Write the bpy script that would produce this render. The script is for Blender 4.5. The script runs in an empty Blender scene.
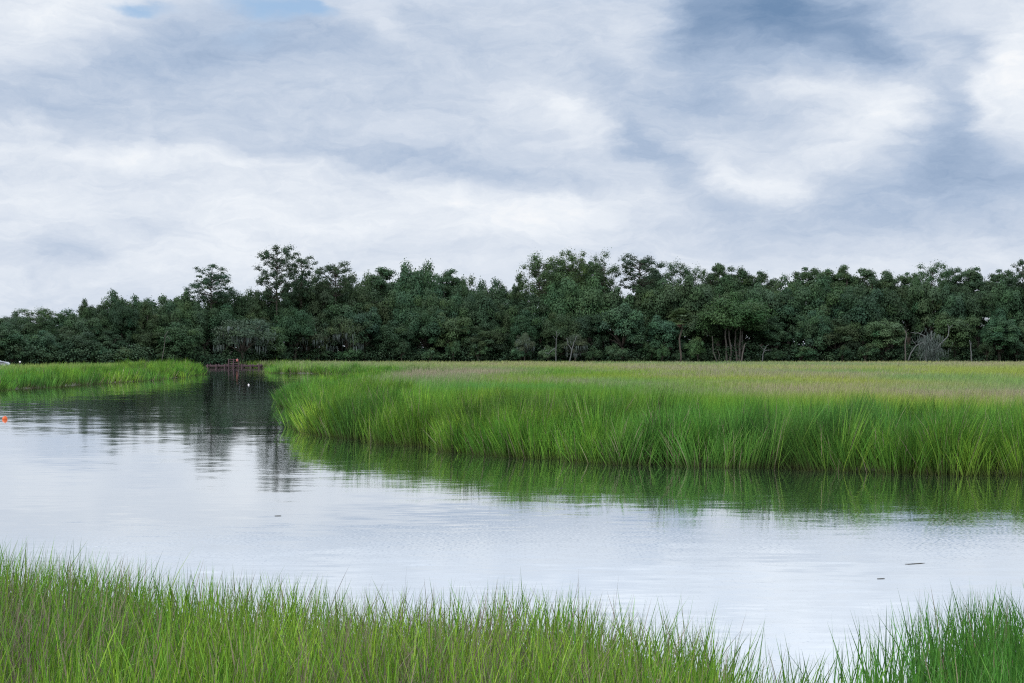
import bpy, math, random
import numpy as np

RNG = np.random.default_rng(7)
random.seed(7)
F = 1422.2          # focal length in pixels of the 1024 px wide picture
HZ = 348.0          # picture row of the horizon
CAMH = 3.0

scene = bpy.context.scene
COL = scene.collection


def PT(px, py, Y):
    """world point seen at a picture position when it stands Y metres away"""
    return np.array([(px - 512.0) / F * Y, Y, CAMH + (HZ - py) / F * Y])


def WL(px, py):
    """point of the water surface"""
    Y = CAMH * F / (py - HZ)
    return ((px - 512.0) / F * Y, Y)


# ------------------------------------------------------------------ helpers
def tag(o, label=None, cat=None, group=None, kind=None):
    if label:
        o['label'] = label
    if cat:
        o['category'] = cat
    if group:
        o['group'] = group
    if kind:
        o['kind'] = kind
    return o


def empty(name, loc, rz=0.0):
    o = bpy.data.objects.new(name, None)
    COL.objects.link(o)
    o.location = loc
    o.rotation_euler = (0, 0, rz)
    o.empty_display_size = 0.3
    return o


def mesh_from(name, verts, faces_list, mat=None, parent=None, colors=None, smooth=False):
    """verts (N,3); faces_list: list of int arrays (M,k); colors (N,3)"""
    me = bpy.data.meshes.new(name)
    verts = np.asarray(verts, dtype=np.float32)
    me.vertices.add(len(verts))
    me.vertices.foreach_set('co', verts.ravel())
    loops, starts, n = [], [], 0
    for f in faces_list:
        f = np.asarray(f, dtype=np.int32)
        if len(f) == 0:
            continue
        k = f.shape[1]
        loops.append(f.ravel())
        starts.append(np.arange(len(f), dtype=np.int32) * k + n)
        n += f.size
    loops = np.concatenate(loops)
    starts = np.concatenate(starts)
    me.loops.add(len(loops))
    me.loops.foreach_set('vertex_index', loops)
    me.polygons.add(len(starts))
    me.polygons.foreach_set('loop_start', starts)
    me.update(calc_edges=True)
    if smooth:
        me.polygons.foreach_set('use_smooth', np.ones(len(starts), dtype=bool))
    if colors is not None:
        a = me.color_attributes.new('tint', 'FLOAT_COLOR', 'POINT')
        c = np.ones((len(verts), 4), dtype=np.float32)
        c[:, :3] = colors
        a.data.foreach_set('color', c.ravel())
    if mat:
        me.materials.append(mat)
    o = bpy.data.objects.new(name, me)
    COL.objects.link(o)
    if parent:
        o.parent = parent
    return o


class MB:
    """collects shapes, builds one mesh"""
    def __init__(s):
        s.v, s.f4, s.f3, s.n = [], [], [], 0

    def add(s, v, quads=None, tris=None):
        v = np.asarray(v, float)
        if quads is not None and len(quads):
            s.f4.append(np.asarray(quads, int) + s.n)
        if tris is not None and len(tris):
            s.f3.append(np.asarray(tris, int) + s.n)
        s.v.append(v)
        s.n += len(v)

    def tube(s, pts, rad, n=6):
        pts = np.asarray(pts, float)
        rad = np.broadcast_to(np.asarray(rad, float), (len(pts),))
        t = np.gradient(pts, axis=0)
        t /= np.linalg.norm(t, axis=1)[:, None] + 1e-9
        ref = np.array([1.0, 0.13, 0.07]) if abs(t[0][0]) < 0.8 else np.array([0.1, 1.0, 0.1])
        a = np.cross(t, ref)
        a /= np.linalg.norm(a, axis=1)[:, None] + 1e-9
        b = np.cross(t, a)
        ang = np.arange(n) / n * 2 * math.pi
        ring = (pts[:, None] + rad[:, None, None] * (np.cos(ang)[None, :, None] * a[:, None] + np.sin(ang)[None, :, None] * b[:, None]))
        v = ring.reshape(-1, 3)
        q = []
        for i in range(len(pts) - 1):
            for j in range(n):
                q.append((i * n + j, i * n + (j + 1) % n, (i + 1) * n + (j + 1) % n, (i + 1) * n + j))
        tr = []
        c0 = len(v)
        v = np.vstack([v, pts[:1], pts[-1:]])
        for j in range(n):
            tr.append((c0, (j + 1) % n, j))
            m = (len(pts) - 1) * n
            tr.append((c0 + 1, m + j, m + (j + 1) % n))
        s.add(v, q, tr)

    def box(s, c, d, rz=0.0, bev=0.0):
        cx, cy, cz = c
        hx, hy, hz = d[0] / 2, d[1] / 2, d[2] / 2
        v = np.array([(x, y, z) for z in (-hz, hz) for y in (-hy, hy) for x in (-hx, hx)], float)
        if rz:
            cs, sn = math.cos(rz), math.sin(rz)
            v = np.column_stack([v[:, 0] * cs - v[:, 1] * sn, v[:, 0] * sn + v[:, 1] * cs, v[:, 2]])
        v += np.array([cx, cy, cz])
        s.add(v, [(0, 2, 3, 1), (4, 5, 7, 6), (0, 1, 5, 4), (2, 6, 7, 3), (0, 4, 6, 2), (1, 3, 7, 5)])

    def lathe(s, prof, n=14, o=(0, 0, 0)):
        v = []
        for r, z in prof:
            for j in range(n):
                a = j / n * 2 * math.pi
                v.append((o[0] + r * math.cos(a), o[1] + r * math.sin(a), o[2] + z))
        q = [(i * n + j, i * n + (j + 1) % n, (i + 1) * n + (j + 1) % n, (i + 1) * n + j) for i in range(len(prof) - 1) for j in range(n)]
        s.add(v, q)

    def build(s, name, mat, parent=None, smooth=False):
        return mesh_from(name, np.vstack(s.v), [np.vstack(f) for f in (s.f4, s.f3) if f], mat, parent, smooth=smooth)


def vnoise(x, y, seed=0):
    """smooth value noise in [0,1]"""
    xi, yi = np.floor(x).astype(np.int64), np.floor(y).astype(np.int64)
    xf, yf = x - xi, y - yi
    xf, yf = xf * xf * (3 - 2 * xf), yf * yf * (3 - 2 * yf)

    def h(a, b):
        n = (a * 374761393 + b * 668265263 + seed * 974711) & 0x7fffffff
        n = ((n ^ (n >> 13)) * 1274126177) & 0x7fffffff
        return ((n ^ (n >> 16)) & 0xffff) / 65535.0
    return (h(xi, yi) * (1 - xf) + h(xi + 1, yi) * xf) * (1 - yf) + (h(xi, yi + 1) * (1 - xf) + h(xi + 1, yi + 1) * xf) * yf


def fbm(x, y, seed=0, o=3):
    s, a, t = 0, 1.0, 0
    for i in range(o):
        s = s + a * vnoise(x * 2 ** i, y * 2 ** i, seed + i * 17)
        t += a
        a *= 0.5
    return s / t


def sstep(a, b, x):
    t = np.clip((x - a) / (b - a), 0, 1)
    return t * t * (3 - 2 * t)


# ------------------------------------------------------------------ materials
def new_mat(name):
    m = bpy.data.materials.new(name)
    m.use_nodes = True
    nt = m.node_tree
    nt.nodes.clear()
    out = nt.nodes.new('ShaderNodeOutputMaterial')
    return m, nt, out


def simple(name, col, rough=0.6, noise=0.25, scale=6.0, spec=0.3, metallic=0.0):
    m, nt, out = new_mat(name)
    p = nt.nodes.new('ShaderNodeBsdfPrincipled')
    p.inputs['Roughness'].default_value = rough
    p.inputs['Specular IOR Level'].default_value = spec
    p.inputs['Metallic'].default_value = metallic
    tc = nt.nodes.new('ShaderNodeTexCoord')
    n = nt.nodes.new('ShaderNodeTexNoise')
    n.inputs['Scale'].default_value = scale
    n.inputs['Detail'].default_value = 4
    nt.links.new(tc.outputs['Object'], n.inputs['Vector'])
    r = nt.nodes.new('ShaderNodeMapRange')
    r.inputs['To Min'].default_value = 1 - noise
    r.inputs['To Max'].default_value = 1 + noise
    nt.links.new(n.outputs['Fac'], r.inputs['Value'])
    v = nt.nodes.new('ShaderNodeVectorMath')
    v.operation = 'SCALE'
    v.inputs[0].default_value = col
    nt.links.new(r.outputs[0], v.inputs['Scale'])
    nt.links.new(v.outputs[0], p.inputs['Base Color'])
    nt.links.new(p.outputs[0], out.inputs[0])
    return m


def leaf_mat(name, translucent=0.35, spec=0.25, rough=0.5, use_obj=False):
    m, nt, out = new_mat(name)
    at = nt.nodes.new('ShaderNodeAttribute')
    at.attribute_name = 'tint'
    colr = at.outputs['Color']
    if use_obj:
        oi = nt.nodes.new('ShaderNodeObjectInfo')
        mu = nt.nodes.new('ShaderNodeMix')
        mu.data_type = 'RGBA'
        mu.blend_type = 'MULTIPLY'
        mu.inputs[0].default_value = 1
        nt.links.new(colr, mu.inputs[6])
        nt.links.new(oi.outputs['Color'], mu.inputs[7])
        colr = mu.outputs[2]
    p = nt.nodes.new('ShaderNodeBsdfPrincipled')
    p.inputs['Roughness'].default_value = rough
    p.inputs['Specular IOR Level'].default_value = spec
    nt.links.new(colr, p.inputs['Base Color'])
    t = nt.nodes.new('ShaderNodeBsdfTranslucent')
    nt.links.new(colr, t.inputs[0])
    mx = nt.nodes.new('ShaderNodeMixShader')
    mx.inputs[0].default_value = translucent
    nt.links.new(p.outputs[0], mx.inputs[1])
    nt.links.new(t.outputs[0], mx.inputs[2])
    nt.links.new(mx.outputs[0], out.inputs[0])
    return m


M_GRASS = leaf_mat('grass_blades', 0.25, 0.25, 0.5)
M_FARGRASS = leaf_mat('marsh_blades', 0.22, 0.1, 0.7)
M_LEAF = leaf_mat('tree_leaves', 0.25, 0.12, 0.6, use_obj=True)
M_MOSS = simple('grey_moss', (0.10, 0.125, 0.11), 0.9, 0.3, 1.0)
M_BARK = simple('dark_bark', (0.075, 0.062, 0.05), 0.9, 0.4, 2.0)
M_PALEBARK = simple('pale_bark', (0.11, 0.098, 0.085), 0.9, 0.35, 2.0)
M_BONE = simple('bleached_wood', (0.115, 0.12, 0.115), 0.85, 0.25, 2.0)
M_DOCK = simple('weathered_red_wood', (0.055, 0.030, 0.034), 0.8, 0.35, 3.0)
M_DOCKTOP = simple('weathered_deck_boards', (0.12, 0.085, 0.09), 0.8, 0.3, 3.0)
M_ORANGE = simple('orange_plastic', (0.55, 0.10, 0.02), 0.45, 0.12, 8.0)
M_WHITEP = simple('white_plastic', (0.62, 0.60, 0.59), 0.45, 0.1, 8.0)
M_RED = simple('faded_red_plastic', (0.38, 0.12, 0.10), 0.5, 0.12, 8.0)
M_CAR = simple('white_car_paint', (0.5, 0.52, 0.55), 0.25, 0.04, 2.0, 0.5)
M_GLASS = simple('dark_car_glass', (0.03, 0.04, 0.05), 0.08, 0.1, 2.0, 0.6)
M_RUBBER = simple('black_rubber', (0.02, 0.02, 0.02), 0.8, 0.1, 5.0)
M_METAL = simple('grey_metal', (0.4, 0.4, 0.42), 0.35, 0.1, 5.0, 0.5, 0.9)
M_REED = simple('wet_dead_reed', (0.05, 0.045, 0.035), 0.5, 0.3, 20.0)


def ground_material():
    m, nt, out = new_mat('marsh_mud')
    p = nt.nodes.new('ShaderNodeBsdfPrincipled')
    p.inputs['Roughness'].default_value = 0.75
    tc = nt.nodes.new('ShaderNodeTexCoord')
    n = nt.nodes.new('ShaderNodeTexNoise')
    n.inputs['Scale'].default_value = 0.8
    n.inputs['Detail'].default_value = 8
    nt.links.new(tc.outputs['Object'], n.inputs['Vector'])
    r = nt.nodes.new('ShaderNodeValToRGB')
    r.color_ramp.elements[0].color = (0.030, 0.026, 0.016, 1)
    r.color_ramp.elements[0].position = 0.35
    r.color_ramp.elements[1].color = (0.075, 0.070, 0.035, 1)
    r.color_ramp.elements[1].position = 0.7
    nt.links.new(n.outputs['Fac'], r.inputs[0])
    nt.links.new(r.outputs[0], p.inputs['Base Color'])
    nt.links.new(p.outputs[0], out.inputs[0])
    return m


def water_material():
    m, nt, out = new_mat('creek_water')
    L = nt.links
    geo = nt.nodes.new('ShaderNodeNewGeometry')

    def noise(sx, sy, detail, rough=0.5):
        mp = nt.nodes.new('ShaderNodeMapping')
        mp.inputs['Scale'].default_value = (sx, sy, 1)
        L.new(geo.outputs['Position'], mp.inputs[0])
        n = nt.nodes.new('ShaderNodeTexNoise')
        n.inputs['Scale'].default_value = 1
        n.inputs['Detail'].default_value = detail
        n.inputs['Roughness'].default_value = rough
        L.new(mp.outputs[0], n.inputs['Vector'])
        return n

    def vm(op, a, b=None, scale=None):
        v = nt.nodes.new('ShaderNodeVectorMath')
        v.operation = op
        L.new(a, v.inputs[0])
        if b is not None:
            if isinstance(b, tuple):
                v.inputs[1].default_value = b
            else:
                L.new(b, v.inputs[1])
        if scale is not None:
            if isinstance(scale, (int, float)):
                v.inputs['Scale'].default_value = scale
            else:
                L.new(scale, v.inputs['Scale'])
        return v.outputs[0]
    # small ripples everywhere
    a = vm('SUBTRACT', noise(1.3, 5.0, 3.0, 0.6).outputs['Color'], (0.5, 0.5, 0.5))
    # larger slow swell
    b = vm('SUBTRACT', noise(0.25, 0.9, 1.0).outputs['Color'], (0.5, 0.5, 0.5))
    # patches of wind ruffle
    patch = noise(0.035, 0.10, 3.0, 0.6)
    mr = nt.nodes.new('ShaderNodeMapRange')
    mr.inputs['From Min'].default_value = 0.42
    mr.inputs['From Max'].default_value = 0.68
    mr.inputs['To Min'].default_value = 0.020
    mr.inputs['To Max'].default_value = 0.055
    L.new(patch.outputs['Fac'], mr.inputs['Value'])
    spx = nt.nodes.new('ShaderNodeSeparateXYZ')
    L.new(geo.outputs['Position'], spx.inputs[0])
    nr = nt.nodes.new('ShaderNodeMapRange')      # the breeze ruffles the water under the near bank more
    nr.interpolation_type = 'SMOOTHSTEP'
    nr.inputs['From Min'].default_value = 40
    nr.inputs['From Max'].default_value = 14
    nr.inputs['To Min'].default_value = 0.0
    nr.inputs['To Max'].default_value = 0.02
    L.new(spx.outputs[1], nr.inputs['Value'])
    ad = nt.nodes.new('ShaderNodeMath')
    ad.operation = 'ADD'
    L.new(mr.outputs[0], ad.inputs[0])
    L.new(nr.outputs[0], ad.inputs[1])
    a = vm('SCALE', a, scale=ad.outputs[0])
    b = vm('SCALE', b, scale=0.016)
    # rare small steep wavelets which glint
    g = noise(0.55, 1.6, 1.0)
    mg = nt.nodes.new('ShaderNodeMapRange')
    mg.inputs['From Min'].default_value = 0.745
    mg.inputs['From Max'].default_value = 0.80
    mg.inputs['To Min'].default_value = 0.0
    mg.inputs['To Max'].default_value = 0.02
    L.new(g.outputs['Fac'], mg.inputs['Value'])
    cg = nt.nodes.new('ShaderNodeCombineXYZ')
    ng = nt.nodes.new('ShaderNodeMath')
    ng.operation = 'MULTIPLY'
    ng.inputs[1].default_value = -1.0
    L.new(mg.outputs[0], ng.inputs[0])
    L.new(ng.outputs[0], cg.inputs['Y'])
    # the visible sides of the wavelets under the near bank face the shore
    tl = nt.nodes.new('ShaderNodeMapRange')
    tl.inputs['From Min'].default_value = 30
    tl.inputs['From Max'].default_value = 19
    tl.inputs['To Min'].default_value = 1.05
    tl.inputs['To Max'].default_value = 0.20
    L.new(spx.outputs[1], tl.inputs['Value'])
    ct = nt.nodes.new('ShaderNodeCombineXYZ')
    fn = noise(18.0, 60.0, 0.0)
    sb = nt.nodes.new('ShaderNodeMath')
    sb.operation = 'SUBTRACT'
    L.new(fn.outputs['Fac'], sb.inputs[0])
    L.new(tl.outputs[0], sb.inputs[1])
    fm = nt.nodes.new('ShaderNodeMapRange')
    fm.inputs['From Min'].default_value = -0.01
    fm.inputs['From Max'].default_value = 0.01
    fm.inputs['To Min'].default_value = 0.0
    fm.inputs['To Max'].default_value = -0.085
    L.new(sb.outputs[0], fm.inputs['Value'])
    L.new(fm.outputs[0], ct.inputs['Y'])
    a = vm('ADD', a, ct.outputs[0])
    s = vm('ADD', a, b)
    s = vm('ADD', s, cg.outputs[0])
    s = vm('MULTIPLY', s, (1.0, 1.0, 0.0))
    s = vm('ADD', s, (0.0, 0.0, 1.0))
    nrm = vm('NORMALIZE', s)
    gl = nt.nodes.new('ShaderNodeBsdfGlossy')
    gl.inputs['Color'].default_value = (0.97, 0.985, 1.0, 1)
    gl.inputs['Roughness'].default_value = 0.05
    L.new(nrm, gl.inputs['Normal'])
    df = nt.nodes.new('ShaderNodeBsdfDiffuse')
    df.inputs['Color'].default_value = (0.022, 0.034, 0.026, 1)
    fr = nt.nodes.new('ShaderNodeFresnel')
    fr.inputs['IOR'].default_value = 1.33
    L.new(nrm, fr.inputs['Normal'])
    pw = nt.nodes.new('ShaderNodeMath')
    pw.operation = 'POWER'
    pw.inputs[1].default_value = 0.20
    L.new(fr.outputs[0], pw.inputs[0])
    mx = nt.nodes.new('ShaderNodeMixShader')
    L.new(pw.outputs[0], mx.inputs[0])
    L.new(df.outputs[0], mx.inputs[1])
    L.new(gl.outputs[0], mx.inputs[2])
    L.new(mx.outputs[0], out.inputs[0])
    return m


# ------------------------------------------------------------------ sky
SUN_EL, SUN_AZ = math.radians(42), math.radians(-118)   # azimuth from +Y towards +X


def build_world():
    w = bpy.data.worlds.new('World')
    scene.world = w
    w.use_nodes = True
    nt = w.node_tree
    nt.nodes.clear()
    L = nt.links
    N = nt.nodes.new

    def math_(op, a, b=None, c=None):
        n = N('ShaderNodeMath')
        n.operation = op
        for i, q in enumerate((a, b, c)):
            if q is None:
                continue
            if isinstance(q, (int, float)):
                n.inputs[i].default_value = q
            else:
                L.new(q, n.inputs[i])
        return n.outputs[0]

    def maprange(v, a, b, c, d, smooth=True):
        n = N('ShaderNodeMapRange')
        if smooth:
            n.interpolation_type = 'SMOOTHSTEP'
        L.new(v, n.inputs['Value'])
        n.inputs['From Min'].default_value = a
        n.inputs['From Max'].default_value = b
        n.inputs['To Min'].default_value = c
        n.inputs['To Max'].default_value = d
        return n.outputs[0]

    tc = N('ShaderNodeTexCoord')
    sp = N('ShaderNodeSeparateXYZ')
    L.new(tc.outputs['Generated'], sp.inputs[0])
    x, y, z = sp.outputs
    az = math_('ARCTAN2', x, y)
    hyp = math_('SQRT', math_('ADD', math_('MULTIPLY', x, x), math_('MULTIPLY', y, y)))
    el = math_('ARCTAN2', math_('ABSOLUTE', z), hyp)
    S = 1422.0
    c0 = N('ShaderNodeCombineXYZ')
    L.new(math_('MULTIPLY', az, S), c0.inputs[0])
    L.new(math_('MULTIPLY', el, S), c0.inputs[1])
    P0 = c0.outputs[0]

    def noise(vec, sx, sy, detail, rough=0.55, off=0.0, dist=0.0):
        mp = N('ShaderNodeMapping')
        mp.inputs['Scale'].default_value = (1.0 / sx, 1.0 / sy, 1)
        mp.inputs['Location'].default_value = (off, off * 1.7, off * 0.3)
        L.new(vec, mp.inputs[0])
        n = N('ShaderNodeTexNoise')
        n.inputs['Scale'].default_value = 1
        n.inputs['Detail'].default_value = detail
        n.inputs['Roughness'].default_value = rough
        n.inputs['Distortion'].default_value = dist
        L.new(mp.outputs[0], n.inputs['Vector'])
        return n
    # warp the coordinates so that every cloud edge is ragged
    wn = noise(P0, 90, 45, 6, 0.6, 3.1)
    sub = N('ShaderNodeVectorMath')
    sub.operation = 'SUBTRACT'
    sub.inputs[1].default_value = (0.5, 0.5, 0.5)
    L.new(wn.outputs['Color'], sub.inputs[0])
    mul = N('ShaderNodeVectorMath')
    mul.operation = 'MULTIPLY'
    mul.inputs[1].default_value = (95, 48, 0)
    L.new(sub.outputs[0], mul.inputs[0])
    add = N('ShaderNodeVectorMath')
    add.operation = 'ADD'
    L.new(P0, add.inputs[0])
    L.new(mul.outputs[0], add.inputs[1])
    P = add.outputs[0]

    def blob(px, py, rx, ry, rot=0.0, amp=1.0):
        a = math.atan((px - 512) / F)
        e = math.atan((HZ - py) / F * math.cos(a))
        mp = N('ShaderNodeMapping')
        mp.vector_type = 'TEXTURE'
        mp.inputs['Location'].default_value = (a * S, e * S, 0)
        mp.inputs['Rotation'].default_value = (0, 0, math.radians(rot))
        mp.inputs['Scale'].default_value = (rx, ry, 1)
        L.new(P, mp.inputs[0])
        d = N('ShaderNodeVectorMath')
        d.operation = 'DOT_PRODUCT'
        L.new(mp.outputs[0], d.inputs[0])
        L.new(mp.outputs[0], d.inputs[1])
        return math_('MULTIPLY', math_('EXPONENT', math_('MULTIPLY', d.outputs['Value'], -1.0)), amp)

    BL = [  # px, py, rx, ry, rotation, brightness change
        (735, 10, 84, 56, 0, -0.54), (815, 20, 90, 44, -12, -0.42), (880, 52, 46, 26, -32, -0.30), (690, 40, 26, 30, 20, -0.14),
        (745, 112, 100, 26, -8, -0.24), (690, 108, 50, 24, 0, -0.12), (630, 128, 60, 18, -38, -0.22), (680, 178, 70, 18, -38, -0.20),
        (950, 95, 30, 44, 10, -0.24), (965, 50, 30, 14, -40, -0.22), (1000, 175, 90, 40, -20, -0.26), (870, 196, 100, 28, 8, -0.24),
        (940, 140, 40, 40, 0, -0.16), (830, 235, 260, 26, 0, -0.12), (600, 70, 60, 16, -30, -0.12),
        (880, 118, 46, 22, 12, 0.26), (860, 150, 50, 18, 0, 0.16), (780, 190, 56, 12, -6, 0.24), (720, 170, 30, 14, -30, 0.10), (1020, 70, 34, 60, 0, 0.26), (900, 92, 60, 14, 0, 0.14),
        (810, 85, 70, 14, 5, 0.18), (935, 62, 22, 10, 0, 0.14), (985, 100, 14, 30, 20, 0.16),
        (255, 30, 190, 30, 6, -0.28), (80, 78, 150, 20, 10, -0.16), (330, 90, 280, 44, 0, -0.14), (70, 252, 44, 18, 0, -0.22), (20, 262, 40, 14, 0, -0.10),
        (165, 226, 56, 12, -4, -0.14), (470, 168, 170, 14, -8, -0.20), (370, 188, 44, 10, -10, -0.16), (480, 50, 140, 34, 10, -0.10), (300, 150, 380, 14, 0, -0.10), (180, 110, 260, 20, 3, -0.06),
        (50, 30, 80, 34, 20, 0.24), (125, 157, 140, 11, 0, 0.20), (130, 190, 220, 18, 0, 0.06), (440, 195, 130, 14, -6, 0.16),
        (330, 222, 260, 22, 0, 0.16), (572, 114, 46, 18, -20, 0.22), (385, 16, 36, 18, -35, 0.20), (540, 95, 90, 26, 0, 0.10), (640, 20, 34, 30, 20, 0.10),
        (540, 225, 100, 22, 0, 0.12), (20, 130, 60, 8, 0, 0.08), (200, 262, 260, 20, 0, 0.10), (700, 255, 200, 20, 0, 0.04), (60, 110, 120, 14, 0, -0.08), (210, 230, 40, 10, 0, 0.08),
    ]
    tot = None
    for b in BL:
        v = blob(*b)
        tot = v if tot is None else math_('ADD', tot, v)
    n1 = noise(P0, 300, 75, 7, 0.58, 11.0, 0.35)
    n2 = noise(P, 75, 28, 8, 0.68, 23.0, 0.5)
    n3 = noise(P, 26, 10, 7, 0.66, 5.0, 0.4)
    nn = math_('ADD', math_('MULTIPLY', math_('SUBTRACT', n1.outputs['Fac'], 0.5), 0.34),
               math_('MULTIPLY', math_('SUBTRACT', n2.outputs['Fac'], 0.5), 0.50))
    nn = math_('ADD', nn, math_('MULTIPLY', math_('SUBTRACT', n3.outputs['Fac'], 0.5), 0.18))
    lum = math_('ADD', math_('MULTIPLY', math_('ADD', tot, nn), 0.88), 0.71)
    ramp = N('ShaderNodeValToRGB')
    cr = ramp.color_ramp
    cr.interpolation = 'LINEAR'
    pts = [(0.0, (0.165, 0.27, 0.44)), (0.20, (0.265, 0.37, 0.54)), (0.42, (0.42, 0.52, 0.68)), (0.66, (0.64, 0.71, 0.82)),
           (0.88, (0.84, 0.885, 0.945)), (1.0, (0.95, 0.965, 0.985))]
    cr.elements[0].position, cr.elements[1].position = 0.0, 1.0
    cr.elements[0].color = pts[0][1] + (1,)
    cr.elements[1].color = pts[-1][1] + (1,)
    for p, c in pts[1:-1]:
        cr.elements.new(p).color = c + (1,)
    L.new(lum, ramp.inputs[0])
    # brighter overcast overhead
    gain = maprange(el, 0.235, 0.62, 1.0, 2.6, False)
    sc1 = N('ShaderNodeVectorMath')
    sc1.operation = 'SCALE'
    L.new(ramp.outputs[0], sc1.inputs[0])
    L.new(math_('MULTIPLY', gain, 10.0), sc1.inputs['Scale'])   # x10: the background strength is 0.1
    sky = N('ShaderNodeTexSky')
    sky.sky_type = 'NISHITA'
    sky.sun_disc = False
    sky.sun_elevation = SUN_EL
    sky.sun_rotation = SUN_AZ
    sky.air_density = 1.0
    sky.dust_density = 0.6
    holes = None
    for b in [(148, 9, 34, 8, 0, 0.9), (262, 4, 52, 12, 0, 0.85), (318, 8, 30, 8, 0, 0.7), (258, 36, 55, 18, 5, 0.30)]:
        v = blob(*b)
        holes = v if holes is None else math_('ADD', holes, v)
    hm = math_('ADD', holes, math_('MULTIPLY', math_('SUBTRACT', n2.outputs['Fac'], 0.5), 0.9))
    hm = math_('MULTIPLY', maprange(hm, 0.12, 0.95, 0.0, 0.9), maprange(holes, 0.02, 0.2, 0, 1))
    sg = N('ShaderNodeVectorMath')
    sg.operation = 'SCALE'
    sg.inputs['Scale'].default_value = 1.6
    L.new(sky.outputs[0], sg.inputs[0])
    mix = N('ShaderNodeMix')
    mix.data_type = 'RGBA'
    L.new(hm, mix.inputs[0])
    L.new(sc1.outputs[0], mix.inputs[6])
    L.new(sg.outputs[0], mix.inputs[7])
    bg = N('ShaderNodeBackground')
    bg.inputs['Strength'].default_value = 0.1
    L.new(mix.outputs[2], bg.inputs['Color'])
    out = N('ShaderNodeOutputWorld')
    L.new(bg.outputs[0], out.inputs[0])
    w.cycles.sampling_method = 'MANUAL'
    w.cycles.sample_map_resolution = 1024


build_world()
sl = bpy.data.lights.new('sun', 'SUN')
sl.energy = 1.5
sl.angle = math.radians(18)
sl.color = (1.0, 0.95, 0.87)
so = bpy.data.objects.new('sun', sl)
COL.objects.link(so)
from mathutils import Vector
sd = Vector((math.sin(SUN_AZ) * math.cos(SUN_EL), math.cos(SUN_AZ) * math.cos(SUN_EL), math.sin(SUN_EL)))
so.rotation_euler = sd.to_track_quat('Z', 'Y').to_euler()
so.location = (0, 0, 50)

# ------------------------------------------------------------------ shore lines
near_bank = [(-150, 45), (-40, 22), (-12, 15), (-7, 14.0), (-4.9, 13.7), (-3.4, 13.2), (-2.4, 12.8), (-1.6, 12.3), (-0.9, 12.1), (0.1, 12.3),
             (0.9, 12.2), (1.4, 11.4), (1.75, 10.6), (2.1, 10.1), (2.45, 10.2), (2.85, 10.9), (3.4, 11.5), (4.4, 12.1), (6, 12.6), (12, 12.8), (40, 16), (150, 30)]
right_bank = [(150, 60), (60, 40), (25, 33)] + [WL(*p) for p in [(1024, 477), (960, 476), (900, 474), (830, 471), (770, 469), (700, 468), (640, 466), (570, 462), (500, 457),
              (450, 452), (400, 446), (340, 438), (308, 432), (299, 424), (303, 414), (298, 409), (285, 406), (277, 401)]]
back = [(-13.6, 90), (-13.4, 102), (-13.2, 117), (-13.4, 135), (-14.5, 150), (-19, 160), (-25, 167), WL(267, 373.2), (-32.0, 185), (-33.2, 200), (-36, 214), (-41, 219.5), (-52, 219.5), (-52, 212)]
left_marsh = [WL(*p) for p in [(193, 369.6), (199, 371.5), (200, 374.5), (188, 377), (170, 379), (150, 381), (120, 383), (100, 384), (75, 386), (50, 388), (0, 391)]] + [(-50, 88), (-90, 78), (-150, 75)]


def roughen(pts, seg, amp, seed):
    r = np.random.default_rng(seed)
    out = []
    for a, b in zip(pts[:-1], pts[1:]):
        a, b = np.array(a, float), np.array(b, float)
        L = np.linalg.norm(b - a)
        n = max(1, int(L / seg)) if L < 60 else 1
        for i in range(n):
            q = a + (b - a) * i / n
            nrm = np.array([-(b - a)[1], (b - a)[0]]) / (L + 1e-9)
            out.append(tuple(q + nrm * r.normal(0, amp) * (1 if i else 0.3)))
    out.append(tuple(pts[-1]))
    return out


POLY = np.array(roughen(near_bank, 0.6, 0.09, 1) + roughen(right_bank, 1.3, 0.32, 2) + roughen(back, 3.0, 0.4, 3) + roughen(left_marsh, 2.2, 0.5, 4))


def shore(x, y):
    """signed distance to the water's edge (land > 0) and the direction towards the nearest edge point"""
    x = np.asarray(x, float)
    y = np.asarray(y, float)
    D = np.empty(len(x))
    DX = np.empty(len(x))
    DY = np.empty(len(x))
    A = POLY
    B = np.roll(POLY, -1, axis=0)
    CH = 20000
    for s in range(0, len(x), CH):
        xs, ys = x[s:s + CH, None], y[s:s + CH, None]
        ex, ey = (B - A)[:, 0][None], (B - A)[:, 1][None]
        wx, wy = xs - A[:, 0][None], ys - A[:, 1][None]
        t = np.clip((wx * ex + wy * ey) / (ex * ex + ey * ey + 1e-12), 0, 1)
        qx, qy = ex * t - wx, ey * t - wy
        d2 = qx * qx + qy * qy
        k = d2.argmin(1)
        r = np.arange(len(k))
        d = np.sqrt(d2[r, k])
        ay, by = A[:, 1][None], B[:, 1][None]
        cond = ((ay > ys) != (by > ys)) & (xs < (ex * (ys - ay) / (ey + 1e-12) + A[:, 0][None]))
        inside = cond.sum(1) % 2 == 1
        D[s:s + CH] = np.where(inside, -d, d)
        DX[s:s + CH] = qx[r, k] / (d + 1e-6)
        DY[s:s + CH] = qy[r, k] / (d + 1e-6)
    return D, DX, DY


def wood_line(X):
    """how far away the foot of the woods stands, against X"""
    return np.interp(X, [-150, -70, -52, -42, -34, 0, 90, 200], [188, 197, 217, 221, 234, 240, 238, 236])


def ground_z(x, y, d=None):
    if d is None:
        d, _, _ = shore(x, y)
    near = y < 30
    zl = np.where(near, 0.02 + 0.30 * sstep(0.0, 4.0, d), -0.10 + 0.20 * sstep(0, 1.8, d))
    z = np.where(d > 0, zl, -np.minimum(0.9, -d * 0.35 + 0.02))
    wl = wood_line(x)
    z = z + np.where(d > 0, 0.5 * sstep(-2, 10, y - wl), 0)
    return z


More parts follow.
